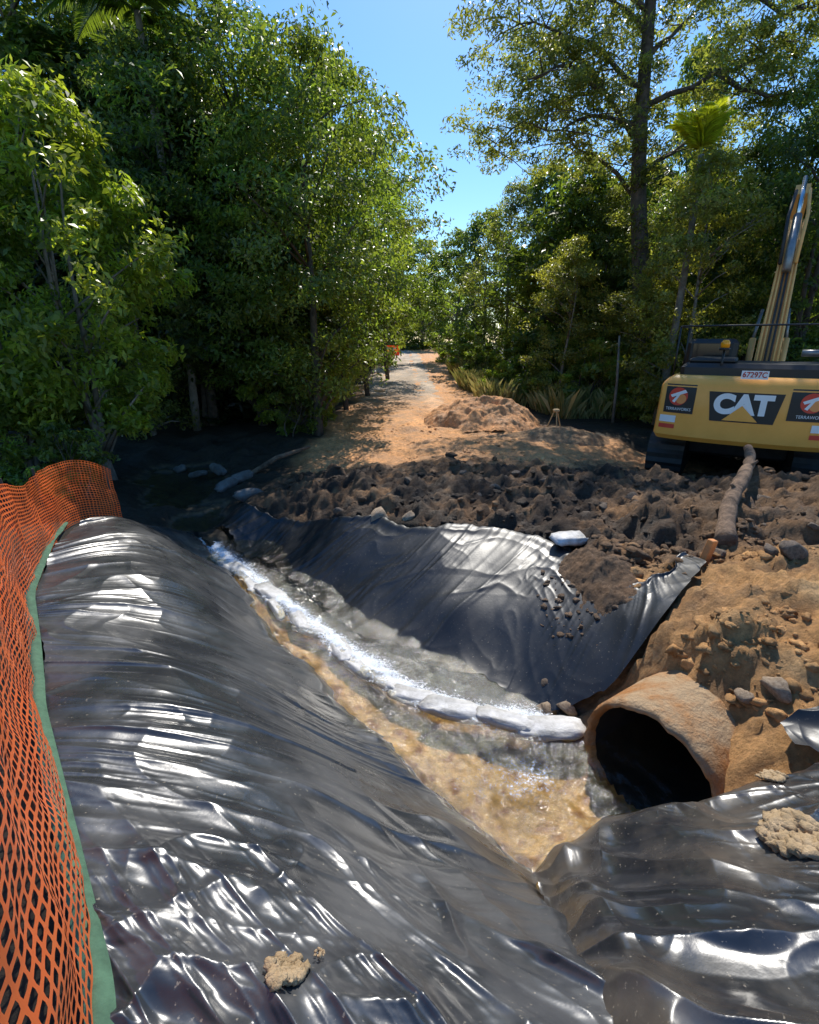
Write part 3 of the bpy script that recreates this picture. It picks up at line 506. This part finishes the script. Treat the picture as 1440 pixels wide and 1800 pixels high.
# ---------------------------------------------------------------- small site things
lg=G(); a=Vector((4.82,6.8,1.22)); b_=Vector((2.85,4.0,tz(2.85,4.0)+.12)); pts=[a.lerp(b_,t)+Vector((.06*math.sin(t*6)+random.uniform(-.01,.01),0,.04*math.sin(t*4.5)+random.uniform(-.01,.01))) for t in np.linspace(0,1,30)]; lg.tube(pts,[(.055+.032*t)*random.uniform(.88,1.1) for t in np.linspace(0,1,30)],14)
for t,dx,dz in((.35,.12,.14),(.62,-.13,.12)): p=a.lerp(b_,t); lg.tube([p,p+Vector((dx,-.05,dz))],[.035,.015],7)
prop(lg.build('log',M['log'],None,True),'long weathered log lying down the mud slope behind the excavator','log')
h=hit(1238,985); g=G(); g.box(-.035,.035,-.03,.03,-.1,.2,.006); o=g.build('survey_peg',M['pegorange']); o.location=h; o.rotation_euler=(.1,.15,.4); prop(o,'short orange painted timber peg standing at the foot of the log','peg')
lg=G(); p1=at_y(425,835,9.2); p2=at_y(545,785,9.8); lg.tube([p1+Vector((0,0,-.1)),p1.lerp(p2,.5)+Vector((0,0,.05)),p2],[.06,.05,.03],10); prop(lg.build('fallen_branch',M['log'],None,True),'fallen branch above the upstream sandbags','branch')
def moundat(c,rx,ry_,hh,label,seed,colr,name='dirt_mound',cat='dirt mound',nn=110):
    u=np.linspace(-1,1,nn); U,Vv=np.meshgrid(u,u); r=np.sqrt(U*U+Vv*Vv)*(1+.3*pn(U*1.5,Vv*1.5,seed)); X=c[0]+U*rx; Y_=c[1]+Vv*ry_
    Z=hh*np.maximum(0,1-r**1.5)*(1+.3*fbm(U*2,Vv*2,seed+2)); Zt=terr(X,Y_)-.05+Z*1.0+ss(.0,.1,Z)*hh*(.08*fbm(U*5,Vv*5,seed+4,5)+.05*np.abs(fbm(U*12,Vv*12,seed+7,3)))
    C=np.zeros(X.shape+(3,)); C[:]=colr
    prop(obj(name,mesh(name,np.stack([X,Y_,Zt],-1).reshape(-1,3),gridfaces(nn,nn),M['soil'],True,C.reshape(-1,3))),label,cat)
c=at_y(850,746,14.4); moundat(c,1.75,1.6,.85,'heap of orange dirt beside the gravel track',90,(.72,.36,.16)); c=at_y(985,770,12.2); moundat(c,1.6,.9,.3,'low flat heap of brown soil below the survey tripod',95,(.42,.25,.13))
moundat((1.72,4.0),.42,.62,.24,'dark mud slumped over the right end of the far black sheet',97,(.19,.115,.065),'mud_spill','mud',90)
c=at_y(976,742,13.2); c.z=tz(c.x,c.y); T=empty('survey_tripod',c); prop(T,'small yellow survey tripod standing behind the mud','tripod')
g=G(); g.box(-.08,.08,-.08,.08,.5,.58,.02); g.build('tripod_head',M['wood'],T)
for k in range(3):
    a=k*2.09+.5; g=G(); g.tube([(.05*math.cos(a),.05*math.sin(a),.52),(.25*math.cos(a),.25*math.sin(a),-.02)],.018,6); g.build('leg',M['wood'],T)
c=at_y(684,630,44); B=empty('road_barrier',(c.x,44,tz(c.x,44)+.08)); prop(B,'orange plastic barrier standing far away on the track','barrier')
g=G(); pr=[(-.25,0),(.25,0),(.22,.2),(.1,.35),(.07,.8),(-.07,.8),(-.1,.35),(-.22,.2)]; g.loft([[(-.9,y,z) for y,z in pr],[(.9,y,z) for y,z in pr]]); g.build('barrier_body',M['orange'],B); g=G(); g.box(-.7,.7,-.12,-.105,.5,.62); g.build('reflective_band',M['white'],B)
# ---------------------------------------------------------------- vegetation
def leafset(C,Nn,L,rng,colr,wid=.42,droop=.3):
    n=len(C); r=rng.normal(size=(n,3)); d=r-(r*Nn).sum(1)[:,None]*Nn; d/=np.linalg.norm(d,axis=1)[:,None]+1e-6
    d[:,2]-=droop; d/=np.linalg.norm(d,axis=1)[:,None]+1e-6; w=np.cross(Nn,d); w/=np.linalg.norm(w,axis=1)[:,None]+1e-6
    L=L[:,None]; up=Nn*L*.1
    V=np.stack([C-d*L*.5,C+w*L*wid*.5+up,C+d*L*.5-up*.8,C-w*L*wid*.5+up],1).reshape(-1,3)
    return V,np.arange(n*4).reshape(-1,4),np.repeat(colr,4,0)
def clumps(cent,rad,axis0,nl,leaf,rng,pal,flat=.6):
    Cs=[];Ns=[];Co=[]; pal=np.array(pal)
    for i,c in enumerate(cent):
        k=int(nl*rng.uniform(.6,1.3)); q=rng.normal(size=(k,3)); q/=np.linalg.norm(q,axis=1)[:,None]; q*=(rng.random((k,1))**.45)*rad[i]; q[:,2]*=flat
        p=c+q; out=p-axis0*np.array([1,1,0]); out[:,2]=0; out/=np.linalg.norm(out,axis=1)[:,None]+1e-6
        nn=np.array([0,0,.7])+out*.45+rng.normal(size=(k,3))*.5; nn/=np.linalg.norm(nn,axis=1)[:,None]
        t=rng.random(); cc=pal[0]*(1-t)+pal[1]*t; cc=cc*(.7+.6*rng.random()); Co.append(cc[None]*(.65+.7*rng.random((k,1)))); Cs.append(p); Ns.append(nn)
    return np.concatenate(Cs),np.concatenate(Ns),np.concatenate(Co)
PAL={'mid':[(.085,.135,.036),(.14,.18,.05)],'dark':[(.06,.098,.036),(.1,.14,.05)],'deep':[(.026,.044,.018),(.045,.065,.025)],'bright':[(.125,.185,.04),(.185,.235,.055)],'olive':[(.115,.145,.055),(.165,.18,.07)]}  # the deep palette puts forest shade into the leaf colour
def treeproto(seed,H,W,lo,ncl,nl,leaf,pal,bark,trunks=1,flat=.6,topy=.55,tr=.16):
    rng=np.random.default_rng(seed); cent=[];rad=[]
    while len(cent)<ncl:
        t=rng.random(); z=lo+(H-lo)*t; prof=(np.sin(np.pi*min(1,(t*.86+.12)))**.6)*(.8+.35*(1-abs(t-topy)))
        a=rng.uniform(0,2*np.pi); k=min(1.18,1+.45*float(pn(np.array([a*1.1+seed]),np.array([t*3.2]),seed%20)[0]))
        r=W*.5*prof*k*np.sqrt(rng.uniform(.12,1)); cent.append((r*np.cos(a),r*np.sin(a),z)); rad.append(W*rng.uniform(.075,.15))
    cent=np.array(cent); C,Nn,Co=clumps(cent,rad,np.zeros(3),nl,leaf,rng,PAL[pal],flat)
    V,Fc,CC=leafset(C,Nn,leaf*rng.uniform(.6,1.3,len(C)),rng,Co); crown=mesh('crown',V,Fc,M['leaf'],False,CC)
    g=G(); rr=random.Random(seed)
    for k in range(trunks):
        ox=(rr.uniform(-.5,.5) if trunks>1 else 0); oy=(rr.uniform(-.3,.3) if trunks>1 else 0); lx=rr.uniform(-.4,.4); pts=[(ox+lx*t+.1*math.sin(t*6+k),oy+.1*math.sin(t*5),H*.88*t-.15) for t in np.linspace(0,1,9)]
        r0=tr*rr.uniform(.7,1); g.tube(pts,[r0*(1-.8*t) for t in np.linspace(0,1,9)],8)
    for i in rng.choice(ncl,min(ncl,26),replace=False):
        c=cent[i]; zb=max(.3,c[2]-.28*np.hypot(c[0],c[1])-rr.uniform(.3,1.0)); t=min(.95,zb/(H*.88)); b0=Vector((lx*t,0,zb)); e=Vector(c); m_=b0.lerp(e,.5)+Vector((0,0,.15)); g.tube([b0,m_,e],[tr*.38*(1-t*.6),tr*.25*(1-t*.5),.015],5)
    return g.me('trunk',bark,True),crown,H,W
PR_={}
PR_['near']=treeproto(11,6,3.4,1.0,165,110,.15,'bright',M['palebark'],3,.75,.5,.09)
PR_['big']=treeproto(12,9,5.5,1.3,270,115,.14,'mid',M['bark'],1,.5,.6)
PR_['big2']=treeproto(13,9,5,1.5,240,110,.145,'dark',M['bark'],2,.5,.55)
PR_['olive']=treeproto(14,9,4.6,.3,210,95,.16,'olive',M['palebark'],1,.55,.5,.13)
PR_['arch']=treeproto(20,9,5.4,2.6,190,95,.17,'mid',M['bark'],1,.5,.5,.15)
PR_['far']=treeproto(15,9,5,.1,170,70,.24,'dark',M['bark'],1,.6,.5)
PR_['far2']=treeproto(16,9,4.5,.1,170,70,.24,'mid',M['palebark'],1,.6,.45,.13)
PR_['shade']=treeproto(21,9,5,.1,190,75,.22,'deep',M['bark'],1,.6,.5)  # leaves coloured near black to stand in for shade under the canopy
PR_['tall']=treeproto(17,14,5.5,5.5,190,80,.18,'dark',M['palebark'],1,.55,.5,.17)
PR_['shrub']=treeproto(18,1.6,1.8,.1,40,70,.15,'bright',M['bark'],3,.7,.5,.03)
PR_['shrub2']=treeproto(19,1.6,1.9,.05,40,80,.13,'mid',M['bark'],3,.7,.5,.03)
def plant(kind,x,y,H,W,label,group=None,name='tree',cat='tree'):
    t,c,h,w=PR_[kind]; r=empty(name,(x,y,tz(x,y)-.05),random.uniform(0,6.28)); r.scale=(W/w,W/w,H/h); prop(r,label,cat,group); obj('trunk',t,r); obj('crown',c,r); return r
def tree(kind,px,top,Y,wpx,label,group=None,**k):
    tp=at_y(px,top,Y); md=at_y(px,(top+640)/2,Y); dep=CT*Y-ST*(md.z-CZ); return plant(kind,md.x,Y,tp.z-tz(md.x,Y),wpx/F*dep,label,group,**k)
tree('near',95,140,8.6,340,'bright green slender trunked tree behind the orange fence')
tree('near',-60,230,8.2,260,'bright leafy tree cut by the left edge beside the orange fence')
tree('big',535,50,12.6,370,'large glossy leafed tree overhanging the left side of the track')
tree('big',425,20,13.8,400,'broad tree behind and left of the overhanging tree')
tree('big2',310,70,13.6,330,'dark dense tree above the upstream sandbags')
tree('olive',215,235,12.4,220,'olive leafed tree low behind the bright tree on the left')
tree('tall',50,-260,16.5,440,'tall pale trunked tree in the top left corner')
tree('tall',140,-160,19,400,'second tall tree right of the corner tree on the left')
tree('big2',250,-40,18,360,'tall dark tree rising behind the left forest edge')
tree('arch',595,110,16.5,230,'high crowned tree on the left of the track beyond the overhanging tree')
tree('arch',640,230,21,210,'high crowned tree leaning over the track on the left')
tree('arch',680,320,27,165,'distant high crowned tree on the left where the track narrows')
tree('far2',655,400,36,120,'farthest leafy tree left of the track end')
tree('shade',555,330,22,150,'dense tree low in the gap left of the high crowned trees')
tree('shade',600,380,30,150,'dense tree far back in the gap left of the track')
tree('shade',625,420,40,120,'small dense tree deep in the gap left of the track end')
tree('far2',745,425,56,110,'tree standing in the middle of the view where the track bends')
tree('far',700,430,54,100,'dark tree behind the orange barrier at the track bend')
tree('far2',805,410,38,120,'tree at the right of the track end')
tree('far',850,370,31,130,'dark tree right of the track beyond the dirt heap')
tree('olive',900,325,26,140,'olive tree above the dirt heap')
tree('far',960,285,23,160,'dark tree behind the survey tripod')
tree('far2',1020,275,20.5,160,'green tree right of the tree behind the tripod')
tree('olive',1075,330,19,150,'light tree left of the tall vine wrapped trunk')
tree('big2',1200,300,18.5,200,'dark tree right of the tall vine wrapped trunk')
tree('far',1205,70,24,150,'tall bushy tree showing through the branches at upper right')
tree('olive',1235,270,13.6,200,'olive tree below the sunlit palm crown')
tree('big2',1310,240,16.5,230,'dark tree behind the excavator hood')
tree('big',1400,110,15.5,240,'tall dark tree above the excavator boom')
tree('big2',1480,90,13.5,280,'dark tree at the right edge behind the excavator')
tree('olive',1000,420,17.5,140,'slim young tree in front of the right forest edge')
tree('olive',1140,470,15.5,160,'young tree at the foot of the vine wrapped trunk')
rb=random.Random(5)
for i in range(52):
    Y=rb.uniform(21,50); sgn=-1 if i%2 else 1; x=sgn*rb.uniform(6.3,9+Y*.62)
    plant(rb.choice(['far','far2','shade']),x,Y,rb.uniform(6.3,7.6)+min(4,.13*abs(x)),rb.uniform(4.5,6.5),'dark leafy tree standing in the back rows of the forest','trees in the back rows of the forest')
for i in range(18):
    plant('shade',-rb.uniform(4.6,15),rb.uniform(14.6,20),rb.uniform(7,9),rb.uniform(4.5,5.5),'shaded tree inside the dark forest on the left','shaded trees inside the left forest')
for i in range(9):
    plant('far',-8+i*1.9,rb.uniform(62,72),rb.uniform(6,8),5,'distant tree closing off the end of the track','trees at the end of the track')
for i,(x,y,s) in enumerate([(-2.9,12.6,.9),(-3.3,13.6,1.2),(-3.4,15,1.0),(-3.6,17,1.3),(-3.8,19.5,1.3),(-4.0,23,1.4),(-4.1,27,1.5)]):
    plant('shrub' if i%2 else 'shrub2',x,y,1.6*s,1.9*s,f'leafy roadside shrub on the left of the track, {ORD[i]} from the creek','shrubs along the left of the track','shrub','shrub')
for i,(x,y,s) in enumerate([(3.6,19,.9),(4.3,20.5,1.2),(3.6,24,1.2),(6.2,16.5,1.4),(7.6,15,1.5),(9.2,14,1.5),(3.4,29,1.5),(5.2,17.8,1.2),(10.5,12.5,1.6)]):
    plant('shrub2' if i%3 else 'shrub',x,y,1.6*s,1.9*s,f'leafy shrub at the foot of the right forest, {ORD[i]} of those planted there','shrubs at the foot of the right forest','shrub','shrub')
for i,(x,y,s) in enumerate([(-5.4,7.4,.7),(-6.4,9.0,1.0),(-7,7.5,1.1)]):
    plant('shrub2',x,y,1.6*s,1.9*s,f'dark shrub in the shade behind the orange fence, {ORD[i]} from the fence','shrubs in the shade behind the fence','shrub','shrub')
# tall vine tree
Yt=17.0; bpt=at_y(1130,650,Yt); root=empty('tree',(bpt.x,Yt,tz(bpt.x,Yt)-.1)); prop(root,'very tall vine wrapped tree with open spreading branches on the right','tree'); R0=root.location.copy()
rng=np.random.default_rng(77); g=G(); tp=at_y(1145,-260,Yt); bs=Vector((bpt.x,Yt,R0.z)); pts=[bs.lerp(tp,t)+Vector((.12*math.sin(t*9),0,0)) for t in np.linspace(0,1,16)]
pts=[p-R0 for p in pts]; g.tube(pts,[.33*(1-.7*t) for t in np.linspace(0,1,16)],12)
cent=[];rad=[]
limbs=[[(1130,260),(1062,158),(990,175),(900,230),(865,260)],[(1130,160),(1060,90),(960,50),(890,30)],[(1135,110),(1200,40),(1300,-30)],[(1135,300),(1210,250),(1290,215)],[(1138,190),(1260,130),(1350,95),(1425,50)],[(1140,20),(1040,-60),(930,-90)],[(1140,-40),(1230,-110),(1330,-120)],[(1130,360),(1060,280),(1000,250)],[(1062,158),(1000,110),(930,140)],[(1260,130),(1330,160),(1400,170)],[(1135,60),(1080,0),(1000,-20)],[(1290,-20),(1380,20),(1440,10)],[(1130,220),(1040,210),(960,230)],[(1062,158),(980,60),(910,100)]]
for li,L in enumerate(limbs):
    yo=rng.uniform(-2.5,2.5); P_=[at_y(px,py,Yt+yo*i/len(L)) for i,(px,py) in enumerate(L)]
    Q=[]
    for i in range(len(P_)-1):
        for t in(0,.33,.66): Q.append(P_[i].lerp(P_[i+1],t)+Vector((0,0,rng.uniform(-.1,.1)))-R0)
    Q.append(P_[-1]-R0); n_=len(Q); g.tube(Q,[max(.015,.085*(1-i/n_)) for i in range(n_)],6)
    for i in range(2,n_):
        for k in range(10):
            c=Q[i]+Vector(np.clip(rng.normal(size=3),-1.7,1.7)*np.array([.9,.8,.38])); cent.append(c[:]); rad.append(rng.uniform(.25,.5))
            if k<2: g.tube([Q[i],Q[i].lerp(c,.5)+Vector((0,0,.08)),c],[.022,.015,.007],4)
for t in np.linspace(.02,.98,150):
    i=min(14,int(t*15)); p=Vector(pts[i]).lerp(Vector(pts[i+1]),t*15-i); cent.append((p+Vector(rng.normal(size=3)*np.array([.38,.35,.2])))[:]); rad.append(rng.uniform(.25,.5))
g.build('trunk',M['bark'],root,True)
C,Nn,Co=clumps(np.array(cent),rad,np.zeros(3),55,.13,rng,PAL['olive'],.5); V,Fc,CC=leafset(C,Nn,.14*rng.uniform(.6,1.3,len(C)),rng,Co,.36); obj('crown',mesh('crown',V,Fc,M['leaf'],False,CC),root)
# palms
def frondmesh(seed,L=2.6,pal=(.12,.17,.035)):
    rng=np.random.default_rng(seed); V=[];Fc=[];C=[];k=0
    for i in range(60):
        t=.12+.88*i/59; p=np.array([L*t*.85,0,L*(.55*t-.75*t*t)]); l=.62*math.sin(math.pi*min(1,t*.8+.18))+.08
        for s in(-1,1):
            d=np.array([.55,s*.9,-.35+rng.uniform(-.15,.1)]); d/=np.linalg.norm(d); w=np.array([.022,0,.01]); V+=[p-w,p+w,p+d*l*.6+w*.9,p+d*l+np.array([0,0,-.08]),p+d*l*.6-w*.9]; Fc.append((k,k+1,k+2,k+3,k+4)); k+=5; C+=[np.array(pal)*rng.uniform(.7,1.3)]*5
    g=G(); g.tube([(L*t*.85,0,L*(.55*t-.75*t*t)) for t in np.linspace(0,1,10)],[.035*(1-.85*t) for t in np.linspace(0,1,10)],5); n0=len(V); V+=[np.array(v) for v in g.v]; Fc+=[tuple(i+n0 for i in f) for f in g.f]; C+=[np.array(pal)]*len(g.v)
    return mesh('frond',V,Fc,M['leaf'],False,np.array(C))
fr2=frondmesh(2,2.8,(.09,.14,.04)); fr3=frondmesh(3,2.0,(.3,.34,.05))
def palm(px,pyc,Y,fm,label,nf=13,lo_=-.5,hi=1.0,s=1.0):
    c=at_y(px,pyc,Y); z0=tz(c.x,Y); r=empty('palm_tree',(c.x,Y,z0)); prop(r,label,'palm'); h=c.z-z0; g=G(); g.tube([(.1*math.sin(t*3),0,h*t) for t in np.linspace(0,1,10)],[.11-.04*t for t in np.linspace(0,1,10)],8); g.build('trunk',M['palebark'],r,True)
    for k in range(nf):
        o=obj('frond',fm,r,(0,0,h)); o.rotation_euler=(0,-random.uniform(lo_,hi)-.15,k*2.4); o.scale=(s,)*3
palm(1232,272,13.9,fr3,'sunlit yellow green palm among the dark trees on the right',10,.75,1.2,.62)
palm(240,20,13,fr2,'tall palm with drooping dark fronds at the top left',14,-.4,.6,.75); palm(20,110,16,fr2,'palm half hidden behind the bright tree at the left edge',13,-.3,.6,.9); palm(290,190,15.5,fr2,'low palm inside the dark forest left of the broad tree',12,-.3,.6,.8)
px,p0,p1,Y=1083,590,700,14.5
a=at_y(px,p1,Y); a.z=tz(a.x,Y)-.1; b_=at_y(px+6,p0,Y); g=G(); g.tube([a,a.lerp(b_,.5)+Vector((.04,0,0)),b_],[.05,.04,.025],8); prop(g.build('bare_trunk',M['palebark'],None,True),'thin pale dead trunk standing left of the excavator','tree')
# grass stuff
rng=np.random.default_rng(9); V=[];C=[]
TZG=terr(*np.meshgrid(np.arange(-12,14,.5),np.arange(6,42,.5)))
def tz_fast(x,y):
    i=int((y-6)/.5); j=int((x+12)/.5); return float(TZG[max(0,min(TZG.shape[0]-1,i)),max(0,min(TZG.shape[1]-1,j))])-.03
for i in range(15000):
    y=rng.uniform(15.2,34)
    right=rng.random()<.7
    x=(2.7+abs(rng.normal())*1.1+.3*math.sin(y)) if right else (-2.6-.02*(y-15)-abs(rng.normal())*.6)
    if y<17.5 and right: x+=1.9
    z=tz_fast(x,y); h=(.75 if right else .45)*rng.uniform(.4,1.2)*(.6+.6*abs(math.sin(x*2.1+y*1.3))); a=rng.uniform(0,6.28); w=.014; dx,dy=math.cos(a),math.sin(a); b=rng.uniform(.15,.7)*h
    V.extend([(x-dy*w,y+dx*w,z),(x+dy*w,y-dx*w,z),(x+dx*b*.4+dy*w*.7,y+dy*b*.4-dx*w*.7,z+h*.7),(x+dx*b,y+dy*b,z+h)]); q=rng.random(); C.extend([np.array((.16,.2,.06))*(1-q)+np.array((.5,.42,.2))*q]*4)
prop(obj('grass',mesh('grass',np.array(V),np.arange(len(V)).reshape(-1,4),M['grass'],False,np.array(C))),'tall pale grass along both edges of the track','grass',kind='stuff')
# ---------------------------------------------------------------- light, camera
EL,AZ=math.radians(50),math.radians(9)
w=bpy.data.worlds.new('World'); S.world=w; w.use_nodes=True; nt=w.node_tree; bg=nt.nodes['Background']; sk=nt.nodes.new('ShaderNodeTexSky'); sk.sky_type='NISHITA'; sk.sun_disc=False; sk.sun_elevation=EL; sk.sun_rotation=AZ; sk.air_density=1.1; sk.dust_density=.35; sk.ozone_density=4.5
hs=nt.nodes.new('ShaderNodeHueSaturation'); hs.inputs['Saturation'].default_value=1.25; hs.inputs['Value'].default_value=1.25
nt.links.new(sk.outputs[0],hs.inputs['Color']); nt.links.new(hs.outputs[0],bg.inputs[0]); bg.inputs[1].default_value=.15
l=bpy.data.lights.new('Sun','SUN'); l.energy=5; l.angle=math.radians(.53); l.color=(1,.95,.86); lo=bpy.data.objects.new('Sun',l); COL.objects.link(lo)
sv=Vector((math.sin(AZ)*math.cos(EL),math.cos(AZ)*math.cos(EL),math.sin(EL))); lo.rotation_euler=sv.to_track_quat('Z','Y').to_euler(); lo.location=sv*50
cam=bpy.data.cameras.new('Camera'); cam.sensor_fit='VERTICAL'; cam.sensor_height=24; cam.lens=24*F/1800; cam.clip_start=.05; cam.clip_end=2000; co=bpy.data.objects.new('Camera',cam); COL.objects.link(co); co.location=(0,0,CZ); co.rotation_euler=(math.pi/2-TH,0,0); S.camera=co
S.view_settings.view_transform='Standard'; S.view_settings.look='None'; S.view_settings.exposure=0
